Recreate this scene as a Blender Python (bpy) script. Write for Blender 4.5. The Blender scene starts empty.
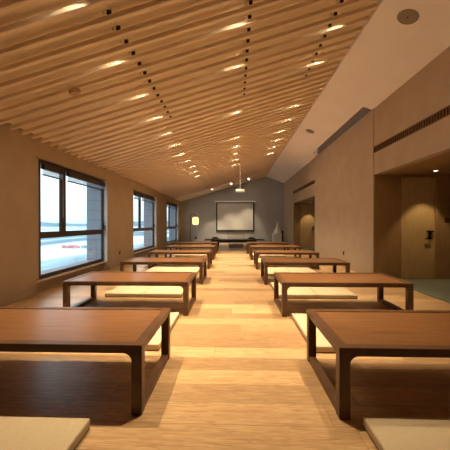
import bpy, bmesh, math, random
from mathutils import Vector, Matrix
random.seed(7)
PI = math.pi
scene = bpy.context.scene
C = scene.collection

# ------------------------------------------------------------------ helpers
def new_bm():
    return bmesh.new()

def add_box(bm, x0, x1, y0, y1, z0, z1, bevel=0.0, seg=2):
    b = bmesh.new()
    bmesh.ops.create_cube(b, size=1.0)
    for v in b.verts:
        v.co = Vector(((x0+x1)/2 + v.co.x*(x1-x0), (y0+y1)/2 + v.co.y*(y1-y0), (z0+z1)/2 + v.co.z*(z1-z0)))
    if bevel > 0:
        bmesh.ops.bevel(b, geom=list(b.edges), offset=bevel, segments=seg, profile=0.6, affect='EDGES')
    merge(bm, b)

def merge(bm, b):
    me = bpy.data.meshes.new('tmp')
    b.to_mesh(me); b.free()
    bm.from_mesh(me)
    bpy.data.meshes.remove(me)

def add_prism(bm, pts, axis, a0, a1):
    """extrude a 2D outline (list of pairs) along an axis; other two axes in xyz order"""
    b = bmesh.new()
    def co(p, a):
        if axis == 'x': return (a, p[0], p[1])
        if axis == 'y': return (p[0], a, p[1])
        return (p[0], p[1], a)
    f0 = [b.verts.new(co(p, a0)) for p in pts]
    f1 = [b.verts.new(co(p, a1)) for p in pts]
    b.faces.new(f0); b.faces.new(f1)
    n = len(pts)
    for i in range(n):
        b.faces.new((f0[i], f0[(i+1) % n], f1[(i+1) % n], f1[i]))
    bmesh.ops.recalc_face_normals(b, faces=b.faces)
    merge(bm, b)

def add_cyl(bm, p0, p1, r0, r1=None, n=20):
    p0 = Vector(p0); p1 = Vector(p1)
    if r1 is None: r1 = r0
    d = p1 - p0
    b = bmesh.new()
    bmesh.ops.create_cone(b, cap_ends=True, segments=n, radius1=r0, radius2=r1, depth=d.length)
    rot = Vector((0, 0, 1)).rotation_difference(d.normalized()).to_matrix().to_4x4()
    bmesh.ops.transform(b, matrix=Matrix.Translation((p0+p1)/2) @ rot, verts=b.verts)
    merge(bm, b)

def add_lathe(bm, prof, n=28, center=(0, 0, 0)):
    b = bmesh.new()
    rings = []
    for r, z in prof:
        rings.append([b.verts.new((center[0]+r*math.cos(2*PI*i/n), center[1]+r*math.sin(2*PI*i/n), center[2]+z)) for i in range(n)])
    for a, c in zip(rings, rings[1:]):
        for i in range(n):
            b.faces.new((a[i], a[(i+1) % n], c[(i+1) % n], c[i]))
    b.faces.new(rings[0]); b.faces.new(rings[-1])
    bmesh.ops.recalc_face_normals(b, faces=b.faces)
    merge(bm, b)

def add_tube(bm, pts, r, n=10):
    pts = [Vector(p) for p in pts]
    b = bmesh.new()
    rings = []
    for i, p in enumerate(pts):
        d = (pts[min(i+1, len(pts)-1)] - pts[max(i-1, 0)]).normalized()
        q = Vector((0, 0, 1)).rotation_difference(d)
        rings.append([b.verts.new(p + q @ Vector((r*math.cos(2*PI*k/n), r*math.sin(2*PI*k/n), 0))) for k in range(n)])
    for a, c in zip(rings, rings[1:]):
        for k in range(n):
            b.faces.new((a[k], a[(k+1) % n], c[(k+1) % n], c[k]))
    b.faces.new(rings[0]); b.faces.new(rings[-1])
    bmesh.ops.recalc_face_normals(b, faces=b.faces)
    merge(bm, b)

def obj(name, bm, m, parent=None, smooth=False, kind=None):
    me = bpy.data.meshes.new(name)
    bm.to_mesh(me); bm.free()
    ms = m if isinstance(m, (list, tuple)) else [m]
    for x in ms: me.materials.append(x)
    if smooth:
        for p in me.polygons: p.use_smooth = True
        try: me.set_sharp_from_angle(angle=math.radians(40))
        except Exception: pass
    o = bpy.data.objects.new(name, me)
    C.objects.link(o)
    if parent: o.parent = parent
    if kind: o['kind'] = kind
    return o

def tag(o, label, cat, group=None):
    o['label'] = label; o['category'] = cat
    if group: o['group'] = group
    return o

def thing(name, label, cat, loc=(0, 0, 0), group=None, rot=(0, 0, 0)):
    o = bpy.data.objects.new(name, None)
    o.empty_display_size = 0.05
    C.objects.link(o)
    o.location = loc; o.rotation_euler = rot
    return tag(o, label, cat, group)

def dup(root, loc, label):
    r = root.copy(); C.objects.link(r); r.location = loc; r['label'] = label
    for ch in list(root.children):
        c = ch.copy(); C.objects.link(c); c.parent = r
        for g in list(ch.children):
            d = g.copy(); C.objects.link(d); d.parent = c
    return r

# ------------------------------------------------------------------ materials
def mat(name, col, rough=0.6, spec=0.5, metal=0.0, emit=None, estr=0.0):
    m = bpy.data.materials.new(name); m.use_nodes = True
    b = m.node_tree.nodes['Principled BSDF']
    b.inputs['Base Color'].default_value = (*col, 1)
    b.inputs['Roughness'].default_value = rough
    b.inputs['Specular IOR Level'].default_value = spec
    b.inputs['Metallic'].default_value = metal
    if emit:
        b.inputs['Emission Color'].default_value = (*emit, 1)
        b.inputs['Emission Strength'].default_value = estr
    return m

def vary(m, scale=(1, 1, 1), c0=(0, 0, 0), c1=(1, 1, 1), nscale=6, detail=4, bump=0.0, lo=0.3, hi=0.7):
    nt = m.node_tree; N = nt.nodes; L = nt.links
    b = N['Principled BSDF']
    tc = N.new('ShaderNodeTexCoord'); mp = N.new('ShaderNodeMapping')
    mp.inputs['Scale'].default_value = scale
    no = N.new('ShaderNodeTexNoise'); no.inputs['Scale'].default_value = nscale; no.inputs['Detail'].default_value = detail
    cr = N.new('ShaderNodeValToRGB')
    cr.color_ramp.elements[0].position = lo; cr.color_ramp.elements[0].color = (*c0, 1)
    cr.color_ramp.elements[1].position = hi; cr.color_ramp.elements[1].color = (*c1, 1)
    L.new(tc.outputs['Object'], mp.inputs['Vector']); L.new(mp.outputs['Vector'], no.inputs['Vector'])
    L.new(no.outputs['Fac'], cr.inputs['Fac']); L.new(cr.outputs['Color'], b.inputs['Base Color'])
    if bump:
        bp = N.new('ShaderNodeBump'); bp.inputs['Strength'].default_value = bump; bp.inputs['Distance'].default_value = 0.002
        L.new(no.outputs['Fac'], bp.inputs['Height']); L.new(bp.outputs['Normal'], b.inputs['Normal'])
    return m

def floor_material():
    m = mat('oak_plank_floor', (.5, .33, .17), 0.3, 0.45)
    nt = m.node_tree; N = nt.nodes; L = nt.links; b = N['Principled BSDF']
    tc = N.new('ShaderNodeTexCoord')
    def math_(op, a, b=None):
        n = N.new('ShaderNodeMath'); n.operation = op
        for i, v in enumerate((a, b)):
            if v is None: continue
            if isinstance(v, (int, float)): n.inputs[i].default_value = v
            else: L.new(v, n.inputs[i])
        return n.outputs[0]
    sx = N.new('ShaderNodeSeparateXYZ'); L.new(tc.outputs['Object'], sx.inputs[0])
    ry = math_('DIVIDE', sx.outputs['Y'], .205)
    rowi = math_('FLOOR', ry)
    wn = N.new('ShaderNodeTexWhiteNoise'); wn.noise_dimensions = '1D'; L.new(rowi, wn.inputs['W'])
    cx = math_('ADD', math_('DIVIDE', sx.outputs['X'], 1.55), wn.outputs['Value'])
    coli = math_('FLOOR', cx)
    wid = N.new('ShaderNodeTexWhiteNoise'); wid.noise_dimensions = '1D'
    L.new(math_('ADD', math_('MULTIPLY', rowi, 17.31), math_('MULTIPLY', coli, 5.77)), wid.inputs['W'])
    fy = math_('FRACT', ry); fx = math_('FRACT', cx)
    gap = math_('MAXIMUM', math_('LESS_THAN', fy, .014), math_('LESS_THAN', fx, .0017))
    cid = N.new('ShaderNodeCombineXYZ')
    for i in range(3): L.new(wid.outputs['Value'], cid.inputs[i])
    ramp = N.new('ShaderNodeValToRGB')
    e = ramp.color_ramp.elements
    e[0].position = 0.0; e[0].color = (.33, .20, .102, 1)
    e[1].position = 1.0; e[1].color = (.60, .39, .21, 1)
    x = ramp.color_ramp.elements.new(0.5); x.color = (.47, .30, .16, 1)
    L.new(wid.outputs['Value'], ramp.inputs['Fac'])
    # grain stretched along the planks, shifted plank by plank
    ad = N.new('ShaderNodeVectorMath'); ad.operation = 'MULTIPLY_ADD'
    sc = N.new('ShaderNodeVectorMath'); sc.operation = 'MULTIPLY'; sc.inputs[1].default_value = (3.0, 0, 29.0)
    L.new(cid.outputs[0], sc.inputs[0])
    ad.inputs[1].default_value = (2.6, 26, 1)
    L.new(tc.outputs['Object'], ad.inputs[0]); L.new(sc.outputs['Vector'], ad.inputs[2])
    no = N.new('ShaderNodeTexNoise'); no.inputs['Scale'].default_value = 2.2; no.inputs['Detail'].default_value = 6; no.inputs['Distortion'].default_value = 1.4
    L.new(ad.outputs['Vector'], no.inputs['Vector'])
    gr = N.new('ShaderNodeValToRGB')
    gr.color_ramp.elements[0].position = .34; gr.color_ramp.elements[0].color = (.72, .65, .56, 1)
    gr.color_ramp.elements[1].position = .62; gr.color_ramp.elements[1].color = (1.06, 1.05, 1.02, 1)
    L.new(no.outputs['Fac'], gr.inputs['Fac'])
    mx = N.new('ShaderNodeMix'); mx.data_type = 'RGBA'; mx.blend_type = 'MULTIPLY'; mx.inputs[0].default_value = 1.0
    L.new(ramp.outputs['Color'], mx.inputs[6]); L.new(gr.outputs['Color'], mx.inputs[7])
    mo = N.new('ShaderNodeMix'); mo.data_type = 'RGBA'; mo.blend_type = 'MIX'
    L.new(gap, mo.inputs[0]); L.new(mx.outputs[2], mo.inputs[6]); mo.inputs[7].default_value = (.2, .115, .05, 1)
    L.new(mo.outputs[2], b.inputs['Base Color'])
    bp = N.new('ShaderNodeBump'); bp.inputs['Strength'].default_value = .15; bp.inputs['Distance'].default_value = .002
    L.new(no.outputs['Fac'], bp.inputs['Height']); L.new(bp.outputs['Normal'], b.inputs['Normal'])
    return m

def wood(name, c0, c1, scale, rough=.35, spec=.5, nscale=3):
    m = mat(name, c1, rough, spec)
    return vary(m, scale, c0, c1, nscale, 6, .06, .3, .7)

M = {}
M['floor'] = floor_material()
M['plaster'] = vary(mat('warm_beige_plaster', (.56, .44, .32), .85, .2), (1, 1, 1), (.395, .298, .212), (.44, .335, .24), 2.5, 5, .04)
M['grey'] = vary(mat('grey_plaster', (.36, .34, .33), .85, .2), (1, 1, 1), (.40, .40, .415), (.45, .45, .465), 2.0, 5, .04)
M['white'] = vary(mat('white_ceiling_paint', (.74, .70, .67), .8, .2), (1, 1, 1), (.82, .77, .78), (.86, .81, .82), 2.0, 3)
M['slat'] = wood('pale_oak_slat', (.77, .62, .48), (.85, .70, .56), (1.2, 14, 14), .6, .25)
M['board'] = wood('pale_oak_board', (.80, .66, .49), (.86, .72, .55), (1, 8, 8), .65, .2)
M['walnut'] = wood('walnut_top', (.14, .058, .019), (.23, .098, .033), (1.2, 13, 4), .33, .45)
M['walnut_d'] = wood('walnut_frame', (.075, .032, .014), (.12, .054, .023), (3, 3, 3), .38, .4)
M['cloth'] = vary(mat('cream_linen', (.70, .61, .46), .95, .1), (1, 1, 1), (.50, .39, .25), (.56, .44, .29), 160, 2, .25)
M['piping'] = mat('brown_piping', (.16, .095, .05), .9, .1)
M['frame'] = mat('bronze_window_frame', (.045, .026, .018), .4, .4)
M['black'] = mat('black_metal', (.012, .011, .011), .45, .4)
M['dark'] = vary(mat('dark_stained_wood', (.022, .014, .010), .4, .4), (2, 9, 4), (.014, .009, .007), (.03, .02, .014), 4)
M['trim'] = wood('oak_trim', (.44, .28, .15), (.52, .34, .19), (6, 2, 6), .5, .3)
M['veneer'] = wood('olive_oak_veneer', (.40, .27, .13), (.46, .32, .165), (9, 9, .9), .5, .3)
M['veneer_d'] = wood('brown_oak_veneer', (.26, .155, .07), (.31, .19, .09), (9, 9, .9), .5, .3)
M['slot_shade'] = mat('painted_slot_shade', (.17, .115, .075), .9, .1)  # dark brown that stands in for the shade inside the ceiling slot
M['carpet'] = vary(mat('grey_green_carpet', (.23, .25, .19), .95, .1), (1, 1, 1), (.11, .125, .095), (.18, .19, .145), 60, 3, .4)
M['alu'] = mat('white_aluminium', (.72, .74, .75), .4, .5)
M['silver'] = mat('silver_slat', (.55, .60, .68), .5, .3)
_nt = M['silver'].node_tree; _t = _nt.nodes.new('ShaderNodeBsdfTranslucent'); _t.inputs['Color'].default_value = (.7, .75, .82, 1)
_x = _nt.nodes.new('ShaderNodeMixShader'); _x.inputs[0].default_value = .85
_o = [n for n in _nt.nodes if n.type == 'OUTPUT_MATERIAL'][0]
_nt.links.new(_nt.nodes['Principled BSDF'].outputs[0], _x.inputs[1]); _nt.links.new(_t.outputs[0], _x.inputs[2]); _nt.links.new(_x.outputs[0], _o.inputs['Surface'])
M['clip'] = mat('white_clip', (.75, .68, .55), .5)
M['grille'] = mat('brown_grille', (.17, .085, .045), .6, .3)
M['grille_in'] = mat('dark_duct', (.05, .027, .016), .9, .1)
M['speaker'] = mat('taupe_speaker_mesh', (.27, .225, .175), .8, .2)
M['whitep'] = mat('white_plastic', (.90, .89, .87), .4, .5)
M['ceramic'] = mat('white_ceramic', (.90, .88, .85), .35, .5)
M['screen'] = mat('matte_screen_cloth', (.62, .60, .58), .9, .1)
M['lens'] = mat('lit_lens', (.9, .8, .6), .5, .3, 0, (1, .84, .56), 360)
M['lens_dim'] = mat('recess_lamp_lens', (.9, .8, .6), .5, .3, 0, (1, .80, .50), 9)
M['lens_off'] = mat('unlit_lens', (.5, .47, .42), .4, .4)
M['shade'] = mat('lit_paper_shade', (.9, .75, .45), .8, .2, 0, (1, .60, .19), 1.9)
M['palebench'] = mat('pale_upholstery', (.74, .66, .56), .8, .2)
M['darkfab'] = mat('dark_upholstery', (.045, .032, .026), .8, .2)
M['sign_red'] = mat('red_sign_paint', (.75, .10, .12), .6, .3)
M['sign_dark'] = mat('dark_sign_paint', (.10, .13, .16), .6, .3)
M['sign_white'] = mat('white_sign_paint', (.8, .84, .86), .6, .3)
M['hill'] = vary(mat('hazy_hill', (.30, .40, .48), .95, 0), (.02, .02, .05), (.24, .34, .42), (.36, .46, .53), 3)

# grey exterior siding: horizontal courses
def siding():
    m = mat('grey_exterior_siding', (.3, .32, .35), .7, .3)
    nt = m.node_tree; N = nt.nodes; L = nt.links; b = N['Principled BSDF']
    tc = N.new('ShaderNodeTexCoord'); sp = N.new('ShaderNodeSeparateXYZ')
    L.new(tc.outputs['Object'], sp.inputs[0])
    mu = N.new('ShaderNodeMath'); mu.operation = 'MULTIPLY'; mu.inputs[1].default_value = 4.2
    fr = N.new('ShaderNodeMath'); fr.operation = 'FRACT'
    L.new(sp.outputs['Z'], mu.inputs[0]); L.new(mu.outputs[0], fr.inputs[0])
    cr = N.new('ShaderNodeValToRGB')
    e = cr.color_ramp.elements
    e[0].position = 0.0; e[0].color = (.22, .23, .27, 1)
    e[1].position = 1.0; e[1].color = (.33, .345, .40, 1)
    x = e.new(.10); x.color = (.34, .355, .41, 1)
    L.new(fr.outputs[0], cr.inputs['Fac']); L.new(cr.outputs['Color'], b.inputs['Base Color'])
    return m
M['siding'] = siding()

def glass():
    m = bpy.data.materials.new('window_glass'); m.use_nodes = True
    nt = m.node_tree; N = nt.nodes; L = nt.links
    for n in list(N):
        if n.type != 'OUTPUT_MATERIAL': N.remove(n)
    out = [n for n in N if n.type == 'OUTPUT_MATERIAL'][0]
    t = N.new('ShaderNodeBsdfTransparent'); t.inputs['Color'].default_value = (.96, .985, .99, 1)
    g = N.new('ShaderNodeBsdfGlossy'); g.inputs['Roughness'].default_value = .02
    lw = N.new('ShaderNodeLayerWeight'); lw.inputs['Blend'].default_value = .5
    pw = N.new('ShaderNodeMath'); pw.operation = 'POWER'; pw.inputs[1].default_value = 5
    L.new(lw.outputs['Facing'], pw.inputs[0])
    fr = N.new('ShaderNodeMath'); fr.operation = 'MULTIPLY_ADD'; fr.inputs[1].default_value = .6; fr.inputs[2].default_value = .02
    L.new(pw.outputs[0], fr.inputs[0])
    mx = N.new('ShaderNodeMixShader')
    L.new(fr.outputs[0], mx.inputs[0]); L.new(t.outputs[0], mx.inputs[1]); L.new(g.outputs[0], mx.inputs[2])
    L.new(mx.outputs[0], out.inputs['Surface'])
    return m
M['glass'] = glass()

def ground_material():
    m = mat('snowy_ground', (.6, .65, .7), .9, .1)
    nt = m.node_tree; N = nt.nodes; L = nt.links; b = N['Principled BSDF']
    tc = N.new('ShaderNodeTexCoord'); mp = N.new('ShaderNodeMapping')
    mp.inputs['Rotation'].default_value = (0, 0, math.radians(-62))
    mp.inputs['Scale'].default_value = (.028, .006, 1)
    no = N.new('ShaderNodeTexNoise'); no.inputs['Scale'].default_value = 2.3; no.inputs['Detail'].default_value = 3
    cr = N.new('ShaderNodeValToRGB'); e = cr.color_ramp.elements
    e[0].position = .41; e[0].color = (.20, .29, .37, 1)
    e[1].position = .53; e[1].color = (.78, .92, .98, 1)
    x = e.new(.46); x.color = (.42, .57, .68, 1)
    L.new(tc.outputs['Object'], mp.inputs['Vector']); L.new(mp.outputs['Vector'], no.inputs['Vector'])
    L.new(no.outputs['Fac'], cr.inputs['Fac']); L.new(cr.outputs['Color'], b.inputs['Base Color'])
    return m
M['ground'] = ground_material()

# ------------------------------------------------------------------ room constants (metres; camera at x=0,y=0 looking +y)
XL = -3.08; XLO = -3.56
XR = 2.80; XP = 2.785
YB = -2.2; YE = 17.2
Z0 = 2.385; K = .29            # underside of the slats: z = Z0 + K (x - XL)
XRIDGE = 1.79; ZR = Z0 + K*(XRIDGE - XL)
KW = -.375                     # white slope
def zs(x): return Z0 + K*(x - XL)
def zw(x): return ZR + KW*(x - XRIDGE)
SL = .050; GAP = .048          # slat height, and space up to the board
UP = SL + GAP

# ------------------------------------------------------------------ floor
bm = new_bm(); add_box(bm, XLO, 5.2, YB-.2, YE+.2, -.12, 0)
obj('floor', bm, M['floor'], kind='structure')
bm = new_bm(); add_box(bm, 2.98, 4.78, .7, 6.05, .001, .014)
tag(obj('carpet', bm, M['carpet']), 'grey-green carpet in front of the near door in the right-hand recess', 'carpet', 'recess carpets')
bm = new_bm(); add_box(bm, 2.92, 4.78, 10.6, 14.15, .001, .014)
tag(obj('carpet', bm, M['carpet']), 'grey-green carpet strip in the far recess by the pedestal', 'carpet', 'recess carpets')

# ------------------------------------------------------------------ left wall with three bays
BAYS = [(4.55, 7.19), (9.06, 11.75), (13.58, 16.33)]
ZB = 2.16; ZSILL = .20; XREC = -3.17
bm = new_bm()
ztop = Z0 + .125
edges = [YB-.2] + [v for b in BAYS for v in b] + [YE+.2]
for i in range(0, len(edges), 2):
    add_box(bm, XLO, XL, edges[i], edges[i+1], 0, ztop)
for y0, y1 in BAYS:
    add_box(bm, XLO, XL, y0, y1, ZB, ztop)
    add_box(bm, XLO, XREC, y0, y1, 0, ZSILL)
    add_box(bm, XLO, XREC, y0, y0+.21, ZSILL, ZB)
obj('wall_left', bm, M['plaster'], kind='structure')
bm = new_bm()
for a, b in ((YB, 4.55), (7.19, 9.06), (11.75, 13.58), (16.33, YE)):
    add_box(bm, XL, XL+.012, a+.002, b-.002, 0, .07)
obj('baseboard_left', bm, M['plaster'], kind='structure')

def window(n, y0, y1):
    yb0 = y0; y0 = y0 + .211
    w = bpy.data.objects.new('window_%d' % n, None); C.objects.link(w); w['kind'] = 'structure'
    xf0, xf1 = -3.215, -3.172
    # frame
    b = new_bm()
    t = .06
    ym = y0 + .295*(y1-y0)         # mullion
    zt0, zt1 = .86, .97            # transom
    add_box(b, xf0, xf1, y0, y0+t, ZSILL, ZB, .006)
    add_box(b, xf0, xf1, y1-t, y1, ZSILL, ZB, .006)
    add_box(b, xf0, xf1, y0+t, y1-t, ZB-t, ZB, .006)
    add_box(b, xf0, xf1, y0+t, y1-t, ZSILL, ZSILL+.065, .006)
    obj('window_frame', b, M['frame'], w, kind='structure')
    b = new_bm(); add_box(b, xf0, xf1, ym-.08, ym+.08, zt1, ZB-t, .006)
    obj('mullion', b, M['frame'], w, kind='structure')
    b = new_bm(); add_box(b, xf0, xf1, y0+t, y1-t, zt0, zt1, .006)
    obj('transom', b, M['frame'], w, kind='structure')
    for a, c, d, e in ((y0+t, ym-.08, zt1, ZB-t), (ym+.08, y1-t, zt1, ZB-t), (y0+t, y1-t, ZSILL+.065, zt0)):
        b = new_bm(); add_box(b, -3.206, -3.199, a-.01, c+.01, d-.01, e+.01)
        obj('glass_pane', b, M['glass'], w, kind='structure')
    # inner jamb trims and sill
    b = new_bm(); add_box(b, XREC-.002, XL-.002, y1-.014, y1-.001, 0, ZB)
    obj('jamb_trim', b, M['alu'], w, kind='structure')
    b = new_bm(); add_box(b, XREC-.002, XL+.012, yb0+.002, y1-.016, ZSILL-.028, ZSILL-.002, .004)
    obj('window_sill', b, M['trim'], w, kind='structure')
    # outside reveal in grey siding
    b = new_bm()
    add_box(b, XLO-.02, -3.217, y1-.03, y1-.001, ZSILL, ZB)
    add_box(b, XLO-.02, -3.217, y0+.001, y0+.03, ZSILL, ZB)
    add_box(b, XLO-.02, -3.217, y0+.03, y1-.03, ZSILL+.001, ZSILL+.03)
    add_box(b, XLO-.02, -3.217, y0+.03, y1-.03, ZB-.03, ZB-.001)
    obj('outer_reveal', b, M['siding'], w, kind='structure')
    # handle on the far jamb
    b = new_bm()
    add_box(b, -3.174, -3.158, y1-.045, y1-.015, .98, 1.12, .004)
    add_cyl(b, (-3.16, y1-.03, 1.04), (-3.125, y1-.03, 1.04), .008, n=10)
    add_box(b, -3.134, -3.122, y1-.042, y1-.018, .94, 1.06, .004)
    obj('window_handle', b, M['black'], w, smooth=True, kind='structure')
    # blinds, gathered up under the head of each upper light
    for side, a, c in (('narrow', y0+t, ym-.08), ('wide', ym+.08, y1-t)):
        where = {1: 'nearest window', 2: 'middle window', 3: 'farthest window'}[n]
        bl = thing('venetian_blind', '%s venetian blind drawn up at the head of the %s' % (side, where), 'blind', (-3.14, (a+c)/2, 1.9), 'drawn-up blinds')
        hw = (c-a)/2 - .004
        q = new_bm(); add_box(q, -.03, .03, -hw, hw, .10, .195, .005); obj('headrail', q, M['frame'], bl)
        q = new_bm()
        for k in range(7):
            z = .022 + k*.0112
            add_box(q, -.006, .006, -hw+.006, hw-.006, z, z+.0045)
        obj('slat_stack', q, M['silver'], bl)
        q = new_bm(); add_box(q, -.026, .026, -hw+.004, hw-.004, 0, .018, .004); obj('bottom_rail', q, M['frame'], bl)
        q = new_bm(); add_tube(q, [(.033, hw-.05, .10), (.035, hw-.05, -.3), (.035, hw-.05, -.68)], .0035, 6); obj('cord', q, M['alu'], bl)
for i, (a, b_) in enumerate(BAYS): window(i+1, a, b_)

# ------------------------------------------------------------------ end wall, back wall
def gable(y0, y1):
    b = new_bm()
    add_prism(b, [(XLO, 0), (5.2, 0), (5.2, 3.2), (XR+.1, zw(XR+.1)+.1), (XRIDGE, ZR+.15), (XLO, Z0+.12-K*.48)], 'y', y0, y1)
    return b
obj('wall_end', gable(YE, YE+.2), M['grey'], kind='structure')
obj('wall_back', gable(YB-.2, YB), M['plaster'], kind='structure')

# ------------------------------------------------------------------ right side
ZO = 2.09                        # head of the recess openings
YN0, YN1 = .6, 6.12              # near recess
YS0, YS2 = 6.2, 10.15             # slot between the white slope and the pier
YF0, YF1 = 10.5, 14.34           # far recess
bm = new_bm()
def wall_part(x0, y0, y1, z0, x1=XR+.14):
    add_prism(bm, [(x0, z0), (x1, z0), (x1, zw(x1)-.0), (x0, zw(x0))], 'y', y0, y1)
wall_part(XR, YN0, YN1, ZO)                  # lintel over near recess
wall_part(XR, YB-.2, YN0, 0)
wall_part(XR, YF0, YF1, ZO)                  # lintel over far recess
wall_part(XR, YF1, YE+.05, 0)
wall_part(XP, YN1, YS0, 0, 5.0)              # pier, with a ceiling slot above its middle
wall_part(XP, YS2, YF0, 0, 5.0)
add_box(bm, XP, 5.0, YS0, YS2, 0, 3.80)
obj('wall_right', bm, M['plaster'], kind='structure')
bm = new_bm()
add_box(bm, 4.8, 5.0, YN0, YN1, 0, ZO+.1)
add_box(bm, XR+.14, 5.0, YN0-.14, YN0, 0, ZO+.1)
add_box(bm, 4.8, 5.0, YF0, YF1+.14, 0, ZO+.1)
add_box(bm, XR+.14, 4.8, YF1, YF1+.14, 0, ZO+.1)
obj('wall_recess', bm, M['plaster'], kind='structure')
bm = new_bm()
add_box(bm, XR+.142, 4.8, YN0, YN1-.001, ZO, ZO+.1)
add_box(bm, XR+.142, 4.8, YF0+.001, YF1, ZO, ZO+.1)
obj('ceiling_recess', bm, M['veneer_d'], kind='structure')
# veneer linings on the end of each recess
bm = new_bm()
add_box(bm, XR+.001, 3.33, YN1-.02, YN1-.001, 0, ZO-.001)
add_box(bm, 3.99, 4.06, YN1-.045, YN1-.001, 0, ZO-.001)
add_box(bm, 4.06, 4.79, YN1-.02, YN1-.001, 0, ZO-.001)
add_box(bm, 3.33, 3.99, YN1-.02, YN1-.001, 2.03, ZO-.001)
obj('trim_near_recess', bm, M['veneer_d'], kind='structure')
bm = new_bm()
add_box(bm, XR+.001, 3.12, YF1-.02, YF1-.001, 0, ZO-.001)
add_box(bm, 3.82, 4.79, YF1-.02, YF1-.001, 0, ZO-.001)
add_box(bm, 3.12, 3.82, YF1-.02, YF1-.001, 2.03, ZO-.001)
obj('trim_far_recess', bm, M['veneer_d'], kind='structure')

def door(n, x0, x1, y):
    d = bpy.data.objects.new('door_%d' % n, None); C.objects.link(d); d['kind'] = 'structure'
    b = new_bm(); add_box(b, x0+.004, x1-.004, y-.014, y-.001, .016, 2.026, .002)
    obj('door_leaf', b, M['veneer'], d, kind='structure')
    b = new_bm()
    hx = x1 - .10
    add_box(b, hx-.028, hx+.028, y-.024, y-.0145, .93, .97, .003)
    add_box(b, hx-.028, hx+.028, y-.024, y-.0145, .80, .84, .003)
    add_cyl(b, (hx, y-.024, .905), (hx, y-.06, .905), .012, n=12)
    add_box(b, hx-.018, hx+.018, y-.024, y-.0145, .80, .96, .003)
    add_box(b, hx-.11, hx+.012, y-.066, y-.048, .80, .825, .004)
    add_cyl(b, (hx, y-.024, .8125), (hx, y-.06, .8125), .012, n=12)
    add_box(b, hx-.06, hx+.06, y-.06, y-.0145, .94, .965, .004)
    obj('door_handle', b, M['black'], d, kind='structure')
door(1, 3.33, 3.99, YN1)
door(2, 3.12, 3.82, YF1)

# ------------------------------------------------------------------ ceiling: board, slats, white slope
PITCH = .2185; SW = .050; SY0 = 2.93
YS1 = 15.35                       # slats stop here, plain board beyond
ce = bpy.data.objects.new('ceiling', None); C.objects.link(ce); ce['kind'] = 'structure'
bm = new_bm()
add_prism(bm, [(XLO, zs(XLO)+UP), (XRIDGE+.02, ZR+K*.02+UP), (XRIDGE+.02, ZR+UP+.1), (XLO, zs(XLO)+UP+.1)], 'y', YB-.2, YS1)
obj('ceiling_board', bm, M['board'], ce, kind='structure')
bm = new_bm()
add_prism(bm, [(XL, zs(XL)-.0), (XRIDGE, ZR), (XRIDGE, ZR+UP+.1), (XL, zs(XL)+UP+.1)], 'y', YS1, YE)
obj('plain_end_panel', bm, M['board'], ce, kind='structure')
bm = new_bm()
for y0, y1, xe in ((YB-.2, YS0, XR+.14), (YS0, YS2, XP-.17), (YS2, YE, XR+.14)):
    add_prism(bm, [(XRIDGE, ZR), (xe, zw(xe)), (xe, zw(xe)+.08), (XRIDGE+.02, ZR+UP+.1), (XRIDGE, ZR+UP+.1)], 'y', y0, y1)
add_box(bm, XP-.3, XP, YS0-.05, YS2+.05, 3.74, 3.80)     # lid of the slot
add_box(bm, XP-.169, XP, YS0-.05, YS0-.0005, zw(XP)+.06, 3.739)
add_box(bm, XP-.169, XP, YS2+.0005, YS2+.05, zw(XP)+.06, 3.739)
obj('white_slope', bm, M['white'], ce, kind='structure')
bm = new_bm(); add_box(bm, XP-.004, XP-.0005, YS0+.001, YS2-.001, zw(XP)-.012, 3.738)  # added plate on the pier top, its dark colour paints in the slot's shade
obj('slot_shade_plate', bm, M['slot_shade'], kind='structure')
# one slat, then copies
ang = math.atan(K); Lsl = (XRIDGE-.012 - (XL+.015))/math.cos(ang)
b = new_bm(); add_box(b, 0, Lsl, -SW/2, SW/2, 0, SL, .012, 3)
bmesh.ops.rotate(b, cent=(0, 0, 0), matrix=Matrix.Rotation(-ang, 3, 'Y'), verts=b.verts)
slat0 = obj('ceiling_slat', b, M['slat'], ce, smooth=True, kind='structure')
ns = []
k = -23
while SY0 + k*PITCH < YS1 - .06:
    y = SY0 + k*PITCH
    if y > YB + .05: ns.append(y)
    k += 1
for i, y in enumerate(ns):
    s = slat0 if i == 0 else slat0.copy()
    if i: C.objects.link(s); s.parent = ce
    s.location = (XL+.015, y, zs(XL+.015))

# suspension rails above the slats
for nm, x in (('along the left row of downlights', -1.14), ('along the middle row of downlights', .17), ('along the right row of downlights', 1.26)):
    t = thing('suspension_rail', 'suspension rail with black hangers and pale clips, %s' % nm, 'ceiling rail', (x, 1.0, zs(x)+SL+.008), 'suspension rails above the slats')
    b = new_bm(); add_box(b, -.012, .012, .0, YS1-1.1, .034, .050)
    obj('channel', b, M['board'], t)
    h0 = c0 = None
    for y in [v for v in ns if v > 2.2][:15]:
        if h0 is None:
            b = new_bm(); add_box(b, -.019, .019, -.024, .004, -.012, .0335, .003); h = h0 = obj('hanger', b, M['black'], t)
            b = new_bm(); add_box(b, -.058, -.046, -.020, .004, -.012, .034); c = c0 = obj('clip', b, M['clip'], t)
        else:
            h = h0.copy(); C.objects.link(h); h.parent = t
            c = c0.copy(); C.objects.link(c); c.parent = t
        h.location = c.location = (0, y-1.0, .008)

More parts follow.
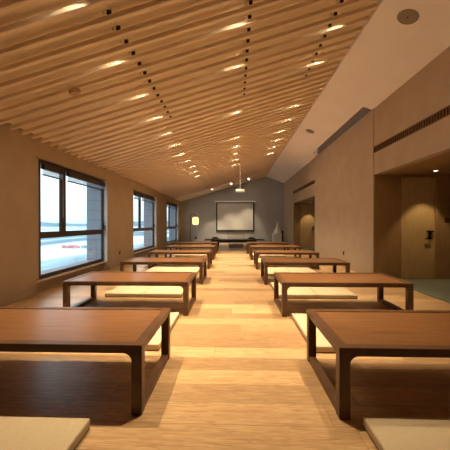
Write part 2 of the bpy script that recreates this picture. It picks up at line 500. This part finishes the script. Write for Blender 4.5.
# downlights in the gaps between slats
LCOL = (1.0, .80, .51)
LW = 245
def snap(y):
    k = round((y - SY0)/PITCH - .5)
    return SY0 + (k+.5)*PITCH
ld = bpy.data.lights.new('downlight_beam', 'SPOT')
ld.energy = LW; ld.color = LCOL; ld.spot_size = math.radians(64); ld.spot_blend = .85; ld.shadow_soft_size = .012
dl0 = None
def downlight(x, y, label, group, on=True, z=None, light=None):
    global dl0
    z = zs(x) + SL + .017 if z is None else z
    t = thing('downlight', label, 'downlight', (x, y, z), group)
    if dl0 is None:
        b = new_bm(); add_lathe(b, [(.0285, -.002), (.031, -.012), (.034, -.012), (.036, .0), (.036, .018), (.02, .019)], 24)
        dl0 = [None, None, None]
        h = obj('housing', b, M['clip'], t, smooth=True); dl0[0] = h
        b = new_bm(); add_lathe(b, [(.028, -.0025), (.028, .005)], 24)
        dl0[1] = obj('lens', b, M['lens'], t, smooth=True)
        b = new_bm(); add_lathe(b, [(.028, -.0025), (.028, .005)], 24)
        dl0[2] = obj('lens', b, M['lens_off'], t, smooth=True)
        bpy.data.objects.remove(dl0[2]) if False else None
        C.objects.unlink(dl0[2]); dl0[2].parent = None
    else:
        h = dl0[0].copy(); C.objects.link(h); h.parent = t
        l = dl0[1 if on else 2].copy(); C.objects.link(l); l.parent = t
    if on:
        o = bpy.data.objects.new('downlight_beam', light or ld); C.objects.link(o)
        o.parent = t; o.location = (0, 0, -.018)
        if light:                                   # flat trim in the plain panel, beam tilted towards the end wall
            o.parent = None; o.location = (x, y, z - .012); o.rotation_euler = (math.radians(16), 0, 0)
            t.scale = (1.0, 1.0, .2); t.rotation_euler = (0, -math.atan(K), 0)
    return t
ORD = ['nearest', 'second nearest', 'third nearest', 'fourth nearest', 'fifth nearest', 'sixth nearest', 'seventh nearest', 'eighth nearest', 'ninth nearest', 'tenth nearest', 'farthest']
def row(x, y0, n, rowname, off=(), behind=0):
    j = 0
    for k in range(-behind, n):
        y = snap(y0 + k*4*PITCH)
        if k in off: continue
        if k < 0:
            lab = 'lit downlight overhead, out of view, %d before the first visible in the %s row' % (-k, rowname)
        else:
            lab = 'lit downlight between slats, %s in the %s row' % (ORD[j] if k < n-1 else 'farthest', rowname); j += 1
        downlight(x, y - .044, lab, 'downlights between the ceiling slats')
row(-1.29, 2.41, 11, 'left', (), 0)
row(.09, 3.22, 10, 'middle', (2, 4), 1)
row(1.38, 4.02, 9, 'right', (2,), 1)
# wall-washers in the plain panel by the end wall
le = ld.copy(); le.energy = 200; le.spot_size = math.radians(50); le.spot_blend = .7
for x, y, w in ((-1.18, 15.95, 'leftmost'), (-.18, 15.95, 'middle'), (.75, 15.95, 'rightmost')):
    downlight(x, y, '%s of the three downlights in the plain panel before the grey end wall' % w, 'downlights before the end wall', z=zs(x)-.001, light=le)

# recess lamps
rl = bpy.data.lights.new('recess_beam', 'SPOT')
rl.energy = 40; rl.color = (1, .72, .36); rl.spot_size = math.radians(74); rl.spot_blend = .35; rl.shadow_soft_size = .02
for x, y, lab in ((3.74, 5.70, 'small recessed lamp in the recess ceiling above the near door'), (3.50, 13.95, 'small recessed lamp in the recess ceiling above the far door')):
    t = thing('recessed_lamp', lab, 'downlight', (x, y, ZO), 'recess lamps')
    b = new_bm(); add_lathe(b, [(.030, -.001), (.045, -.006), (.05, -.001), (.048, .0)], 24); obj('trim_ring', b, M['whitep'], t, smooth=True)
    b = new_bm(); add_lathe(b, [(.028, -.004), (.028, -.001)], 20); obj('lens', b, M['lens_dim'], t)
    o = bpy.data.objects.new('recess_beam', rl); C.objects.link(o); o.parent = t; o.location = (0, 0, -.012)

# ------------------------------------------------------------------ ceiling fixtures
def on_white(x, y): return (x, y, zw(x)-.0015)
wang = math.atan(-KW)
for x, y, lab in ((2.145, 3.79, 'large round taupe speaker grille in the white slope, nearer one'), (2.10, 8.42, 'round taupe speaker grille in the white slope, farther one')):
    t = thing('ceiling_speaker', lab, 'speaker', on_white(x, y), 'ceiling speakers', (0, wang, 0))
    b = new_bm(); add_lathe(b, [(.112, -.004), (.12, -.007), (.124, -.003), (.124, .0)], 40); obj('rim', b, M['speaker'], t, smooth=True)
    b = new_bm(); add_lathe(b, [(.001, -.008), (.11, -.0055), (.11, -.001)], 40); obj('grille', b, M['speaker'], t, smooth=True)
    b = new_bm(); add_lathe(b, [(.010, -.011), (.012, -.0075)], 12); obj('emblem', b, M['black'], t)

t = thing('smoke_detector', 'small round beige detector under the slats at the left', 'detector', (-1.94, SY0+3*PITCH, zs(-1.94)), None, (0, -ang, 0))
b = new_bm(); add_lathe(b, [(.03, -.045), (.055, -.038), (.068, -.016), (.07, .0)], 28); obj('body', b, M['trim'], t, smooth=True)
b = new_bm(); add_lathe(b, [(.012, -.052), (.02, -.045)], 16); obj('sensor_cap', b, M['speaker'], t)

def vent(y0, y1, lab):
    t = thing('air_vent', lab, 'air vent', (XR, y0, 2.52), 'linear air vents')
    Lv = y1-y0
    b = new_bm(); add_box(b, -.004, -.001, .012, Lv-.012, .012, .113); obj('duct_back', b, M['grille_in'], t)
    b = new_bm()
    add_box(b, -.014, -.0005, 0, Lv, 0, .010); add_box(b, -.014, -.0005, 0, Lv, .115, .125)
    add_box(b, -.014, -.0005, 0, .010, .01, .115); add_box(b, -.014, -.0005, Lv-.010, Lv, .01, .115)
    obj('frame', b, M['grille'], t)
    b = new_bm()
    n = int(Lv/.06)
    for i in range(1, n):
        y = Lv*i/n
        add_box(b, -.012, -.004, y-.006, y+.006, .01, .115)
    obj('fin_grille', b, M['grille'], t)
vent(1.2, YN1-.002, 'long brown slot vent above the near recess opening')
vent(YF0+.002, YF1-.02, 'brown slot vent above the far recess opening')

# ------------------------------------------------------------------ sockets, switch
def socket(loc, axis, lab, w=.086, h=.086, name='wall_socket', cat='socket'):
    t = thing(name, lab, cat, loc, 'wall sockets' if cat == 'socket' else None)
    def bx(u0, u1, d0, d1, z0, z1, bev=0):
        b = new_bm()
        if axis == '+x': add_box(b, d0, d1, u0, u1, z0, z1, bev)
        elif axis == '-x': add_box(b, -d1, -d0, u0, u1, z0, z1, bev)
        else: add_box(b, u0, u1, -d1, -d0, z0, z1, bev)
        return b
    obj('cover_plate', bx(-w/2, w/2, .0005, .010, -h/2, h/2, .003), M['black'], t)
    obj('rocker' if cat == 'switch' else 'outlet_face', bx(-w*.3, w*.3, .0102, .013, -h*.3, h*.3), M['frame'], t)
socket((XL, 7.95, .33), '+x', 'small black socket low on the left wall between first two windows')
socket((XP, 7.75, .36), '-x', 'small black socket low on the right-hand pier')
socket((-2.22, YE, .30), '-y', 'small black socket on the grey end wall by the lamp foot', .12, .12)
socket((4.22, YN1-.02, 1.17), '-y', 'small dark square switch on the recess wall beside the near door', .086, .086, 'light_switch', 'switch')

# ------------------------------------------------------------------ low tables
TW, TD, TH = 1.53, .77, .405
LEG = .062
def make_table(label, loc, group):
    t = thing('low_table', label, 'table', loc, group)     # origin: floor, near aisle-left corner (0..TW, 0..TD)
    # mitred border
    b = new_bm()
    bw = .055; z0, z1 = TH-.028, TH
    add_prism(b, [(0, 0), (TW, 0), (TW-bw, bw), (bw, bw)], 'z', z0, z1)
    add_prism(b, [(0, TD), (TW, TD), (TW-bw, TD-bw), (bw, TD-bw)], 'z', z0, z1)
    add_prism(b, [(0, .0005), (bw-.0005, bw), (bw-.0005, TD-bw), (0, TD-.0005)], 'z', z0, z1)
    add_prism(b, [(TW, .0005), (TW-bw+.0005, bw), (TW-bw+.0005, TD-bw), (TW, TD-.0005)], 'z', z0, z1)
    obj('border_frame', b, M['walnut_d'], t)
    b = new_bm(); add_box(b, bw+.003, TW-bw-.003, bw+.003, TD-bw-.003, TH-.022, TH-.0035, .002)
    obj('tabletop', b, M['walnut'], t)
    # aprons with rounded corner brackets
    za = TH-.028; hA = .022; R = .05
    for y0, y1 in ((.006, .030), (TD-.030, TD-.006)):
        b = new_bm()
        x0, x1 = LEG, TW-LEG
        pts = [(x0, za), (x1, za)]
        for i in range(9):
            a = i/8*PI/2
            pts.append((x1 - R + R*math.cos(a), za-hA-R + R*math.sin(a)))
        for i in range(9):
            a = PI/2 + i/8*PI/2
            pts.append((x0 + R + R*math.cos(a), za-hA-R + R*math.sin(a)))
        add_prism(b, pts, 'y', y0, y1)
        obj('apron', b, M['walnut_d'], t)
    for x0, x1 in ((.006, .030), (TW-.030, TW-.006)):
        b = new_bm(); add_box(b, x0, x1, LEG, TD-LEG, za-hA, za-.0005)
        obj('side_apron', b, M['walnut_d'], t)
    for x in (.001, TW-LEG-.001):
        for y in (.001, TD-LEG-.001):
            b = new_bm(); add_box(b, x, x+LEG, y, y+LEG, 0.0, za-.0005, .004)
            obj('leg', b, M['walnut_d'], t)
    for x in (.006, TW-LEG+.004):
        b = new_bm(); add_box(b, x, x+LEG-.010, LEG+.001, TD-LEG-.001, .0, .045, .004)
        obj('floor_rail', b, M['walnut_d'], t)
    return t

def make_cushion(label, loc, w, d, group):
    t = thing('floor_cushion', label, 'cushion', loc, group)
    b = new_bm(); add_box(b, 0, w, 0, d, .006, .060, .012, 3)
    obj('pad', b, M['cloth'], t, smooth=True)
    b = new_bm(); add_box(b, .003, w-.003, .003, d-.003, 0.0, .016, .003)
    obj('base_panel', b, M['piping'], t)
    return t

NTH = ['first', 'second', 'third', 'fourth', 'fifth', 'sixth']
Y1 = 1.70; DY = 1.87
tb = None; cu = None
for side, x0 in (('left', -2.06), ('right', .588)):
    for k in range(6):
        y = Y1 + k*DY; dx = -.0125*k*DY
        pos = {0: 'closest to the viewer', 5: 'farthest back, beside the dark front table'}.get(k, '%s from the viewer' % NTH[k])
        lab = 'low walnut table of the %s-hand row, %s' % (side, pos)
        if tb is None: tb = make_table(lab, (x0+dx, y, 0), 'low walnut tables'); tb['group'] = 'low walnut tables'
        else: dup(tb, (x0+dx, y, 0), lab)
        xs = ((-1.90, 'window side'), (-1.318, 'aisle side')) if side == 'left' else ((.655, 'aisle side'), (1.237, 'wall side'))
        for cx, w in xs:
            lab = 'cream floor cushion before the %s table of the %s-hand row, on its %s' % (NTH[k], side, w)
            loc = [cx+dx, y-1.00, 0]
            if k == 0:                      # the front pairs sit a little askew of the others
                loc[0] += -.03 if side == 'left' else .04
                if side == 'left': loc[1] -= .065
            elif k == 1 and side == 'left':
                loc[0] += .115
            elif side == 'right':
                loc[0] += .035
            if cu is None: cu = make_cushion(lab, loc, .575, .95, 'cream floor cushions')
            else: dup(cu, loc, lab)

# ------------------------------------------------------------------ front of the room
YT = 13.5
t = thing('front_table', 'long black low table across the end of the aisle below the screen', 'table', (-1.36, YT, 0))
L_, D_, H_ = 2.72, .65, .40
b = new_bm(); add_box(b, 0, L_, 0, D_, H_-.045, H_, .006); obj('tabletop', b, M['dark'], t)
for x in (.36, L_-.36-.07):
    for y in (.05, D_-.12):
        b = new_bm(); add_box(b, x, x+.07, y, y+.07, 0, H_-.0455, .004); obj('leg', b, M['dark'], t)
b = new_bm(); add_box(b, .43, L_-.43, .07, .10, H_-.14, H_-.0455); obj('apron', b, M['dark'], t)

def floor_chair(loc, w, seat_h, back_h, m, mb, lab, roundtop=False):
    t = thing('floor_chair', lab, 'chair', loc, 'legless chairs behind the front table')
    b = new_bm(); add_box(b, -w/2, w/2, -.26, .22, .02, seat_h, .02, 3); obj('seat', b, m, t, smooth=True)
    b = new_bm(); add_box(b, -w/2+.02, w/2-.02, -.24, .24, .0, .022); obj('base', b, M['dark'], t)
    b = new_bm()
    hw = w/2
    if roundtop:
        pts = [(-hw, .05)] + [(-hw*math.cos(a*PI/14)**1 if False else -hw*math.cos(a*PI/14), back_h-.14 + .14*math.sin(a*PI/14)) for a in range(15)] + [(hw, .05)]
        add_prism(b, pts, 'y', .222, .262)
    else:
        # open frame back: two posts and a top rail with a thin panel
        add_tube(b, [(-hw, .24, .03), (-hw, .25, back_h-.05), (-hw+.05, .255, back_h), (hw-.05, .255, back_h), (hw, .25, back_h-.05), (hw, .24, .03)], .018, 10)
        add_tube(b, [(-hw, .245, back_h-.16), (hw, .245, back_h-.16)], .014, 10)
    obj('backrest', b, mb, t, smooth=True)
floor_chair((-.95, 14.45, 0), .40, .10, .47, M['darkfab'], M['darkfab'], 'dark round-backed legless chair at the left end of the front table', True)
floor_chair((.08, 14.45, 0), .72, .15, .60, M['palebench'], M['palebench'], 'pale legless chair with a framed back at the middle of the front table')
floor_chair((.84, 14.45, 0), .42, .10, .46, M['darkfab'], M['darkfab'], 'dark legless chair at the right end of the front table', True)

# projection screen on the end wall
t = thing('hanging_projection_screen', 'pulled-down projection screen with a black border on the grey end wall', 'screen', (.04, YE, .70))
b = new_bm(); add_box(b, -1.02, 1.02, -.060, -.054, .06, 1.58); obj('screen_surface', b, M['screen'], t)
b = new_bm()
add_box(b, -1.09, -1.021, -.062, -.052, 0, 1.64); add_box(b, 1.021, 1.09, -.062, -.052, 0, 1.64)
add_box(b, -1.0205, 1.0205, -.062, -.052, 0, .0595); add_box(b, -1.0205, 1.0205, -.062, -.052, 1.5805, 1.64)
obj('black_border', b, M['black'], t)
b = new_bm(); add_box(b, -1.16, 1.16, -.10, -.001, 1.642, 1.72, .012); obj('roller_case', b, M['whitep'], t)
b = new_bm(); add_cyl(b, (-1.09, -.057, -.012), (1.09, -.057, -.012), .014, n=12); obj('weight_bar', b, M['black'], t)

# projector on its drop pole
px, py = .22, 11.65
t = thing('ceiling_projector', 'white projector on a slim white drop pole from the slatted ceiling', 'projector', (px, py, 2.34))
b = new_bm(); add_cyl(b, (0, 0, .13), (0, 0, zs(px)-2.34+.11), .018, n=14); obj('drop_pole', b, M['whitep'], t, smooth=True)
b = new_bm(); add_box(b, -.175, .175, -.14, .14, 0, .10, .022, 3); obj('body', b, M['whitep'], t, smooth=True)
b = new_bm(); add_cyl(b, (.09, .15, .05), (.09, .19, .05), .04, n=18); obj('lens', b, M['black'], t)
b = new_bm(); add_lathe(b, [(.07, .10), (.06, .115), (.02, .14)], 18); obj('mount_plate', b, M['whitep'], t, smooth=True)

# arc floor lamp
t = thing('floor_lamp', 'slim black arc floor lamp with a glowing paper lantern shade', 'lamp', (-2.42, 16.35, 0))
b = new_bm(); add_lathe(b, [(.15, 0), (.15, .018), (.03, .03)], 28); obj('base', b, M['black'], t, smooth=True)
b = new_bm()
pts = [(0, 0, .02), (0, 0, .5), (0, 0, 1.0), (.0, 0, 1.38)] + [(.15-.15*math.cos(a), 0, 1.50+.15*math.sin(a)) for a in [0, .3, .6, .9, 1.2, 1.57, 1.9, 2.3]]
pts += [(.275, 0, 1.58), (.29, 0, 1.535)]
add_tube(b, pts, .016, 10); obj('pole', b, M['black'], t, smooth=True)
b = new_bm()
add_lathe(b, [(.09, 1.06), (.135, 1.075), (.16, 1.12), (.172, 1.22), (.172, 1.33), (.16, 1.42), (.13, 1.47), (.06, 1.48)], 28, (.29, 0, 0))
obj('lamp_shade', b, M['shade'], t, smooth=True)
b = new_bm(); add_lathe(b, [(.045, 1.482), (.05, 1.50), (.012, 1.54)], 16, (.29, 0, 0)); obj('shade_cap', b, M['black'], t, smooth=True)

# pedestal and white ornament
XPD = 2.31
t = thing('pedestal', 'white square pedestal in the right corner by the grey end wall', 'pedestal', (XPD, 16.4, 0))
b = new_bm(); add_box(b, -.225, .225, -.21, .21, .05, .56, .004); obj('body', b, M['whitep'], t)
b = new_bm(); add_box(b, -.205, .205, -.19, .19, 0, .0495); obj('plinth', b, M['whitep'], t)
b = new_bm(); add_box(b, -.24, .24, -.225, .225, .5605, .59, .004); obj('top_slab', b, M['whitep'], t)
t = thing('bell_ornament', 'white tiered bell-shaped ornament with a spire, standing on the white pedestal', 'ornament', (XPD+.02, 16.4, .59))
b = new_bm(); add_lathe(b, [(.20, 0), (.205, .03), (.19, .05), (.195, .07), (.185, .13), (.165, .16)], 30); obj('base', b, M['ceramic'], t, smooth=True)
b = new_bm(); add_lathe(b, [(.165, .161), (.15, .19), (.125, .23), (.095, .29), (.075, .35), (.065, .43)], 30); obj('bell', b, M['ceramic'], t, smooth=True)
b = new_bm(); add_lathe(b, [(.075, .431), (.05, .45), (.055, .47), (.035, .50), (.04, .52), (.02, .56), (.025, .58), (.008, .64), (.004, .70)], 20); obj('spire', b, M['ceramic'], t, smooth=True)
# dark upright speaker next to the pedestal
t = thing('column_speaker', 'slim dark column speaker standing right of the white pedestal', 'speaker', (2.615, 16.50, 0))
b = new_bm(); add_box(b, -.05, .05, -.10, .10, .02, .74, .006); obj('cabinet', b, M['dark'], t)
b = new_bm(); add_box(b, -.042, .042, -.106, -.1005, .06, .70); obj('front_grille', b, M['darkfab'], t)
b = new_bm(); add_box(b, -.06, .06, -.12, .12, 0, .0195); obj('foot', b, M['black'], t)

# ------------------------------------------------------------------ outside
bm = new_bm(); add_box(bm, -1500, XLO-1.0, -200, 1500, -4.3, -4.0)
obj('ground', bm, M['ground'], kind='structure')
bm = new_bm()
pts = [(-900, -4.2)]
rnd = random.Random(3)
n = 60
for i in range(n+1):
    x = -900 + 1100*i/n
    pts.append((x, 4.5 + 3.2*math.sin(i*.35) + rnd.uniform(-.9, .9)))
pts.append((200, -4.2))
add_prism(bm, pts, 'y', 600, 640)
obj('hills', bm, M['hill'], kind='structure')
t = thing('sign_board', 'low roadside sign of red characters outside the nearest window', 'sign', (-28.7, 52.6, -4.0))
b = new_bm(); add_box(b, -2.25, 2.4, .03, .12, .66, 1.42); obj('panel', b, M['sign_white'], t)
for x in (-1.8, 0, 1.8):
    b = new_bm(); add_box(b, x-.06, x+.06, .04, .11, 0, .659); obj('post', b, M['sign_white'], t)
b = new_bm()
rs = random.Random(11)
for i in range(8):
    x = -2.1 + i*.42
    # square strokes: red characters, too small in the photo to read
    for zz in (.74, .90, 1.06, 1.22):
        if rs.random() < .85: add_box(b, x, x+.34, .0, .028, zz, zz+.075)
    for xx in (0, .14, .28):
        if rs.random() < .8: add_box(b, x+xx, x+xx+.06, .0, .0285, .76, 1.30)
obj('red_characters', b, M['sign_red'], t)
b = new_bm()
for x in (1.45, 1.95):
    add_box(b, x, x+.10, .0, .028, .74, 1.32); add_box(b, x+.24, x+.34, .0, .028, .74, 1.32); add_box(b, x+.10, x+.24, .0, .028, 1.0, 1.08)
obj('dark_characters', b, M['sign_dark'], t)

# ------------------------------------------------------------------ sky
w = bpy.data.worlds.new('overcast_sky'); scene.world = w; w.use_nodes = True
N = w.node_tree.nodes; L = w.node_tree.links
bg = N['Background']
tc = N.new('ShaderNodeTexCoord'); sp = N.new('ShaderNodeSeparateXYZ'); cr = N.new('ShaderNodeValToRGB')
L.new(tc.outputs['Generated'], sp.inputs[0]); L.new(sp.outputs['Z'], cr.inputs['Fac'])
e = cr.color_ramp.elements
e[0].position = 0.0; e[0].color = (.48, .66, .78, 1)
e[1].position = .6; e[1].color = (.80, .93, 1.0, 1)
x = e.new(.035); x.color = (.62, .82, .91, 1)
x = e.new(.10); x.color = (.82, .98, 1.0, 1)
L.new(cr.outputs['Color'], bg.inputs['Color'])
bg.inputs['Strength'].default_value = 1.75

# ------------------------------------------------------------------ camera
cd = bpy.data.cameras.new('camera'); cd.sensor_width = 36; cd.sensor_fit = 'HORIZONTAL'
cd.lens = 36*300/450; cd.clip_start = .05; cd.clip_end = 3000
cam = bpy.data.objects.new('camera', cd); C.objects.link(cam)
cam.location = (0, 0, 1.1)
cam.rotation_euler = (math.radians(90-.19), 0, math.radians(1.81))
scene.camera = cam
vs = scene.view_settings
scene.display_settings.display_device = 'sRGB'
vs.view_transform = 'Standard'; vs.look = 'None'; vs.gamma = 1; vs.exposure = 0.3; vs.use_curve_mapping = False
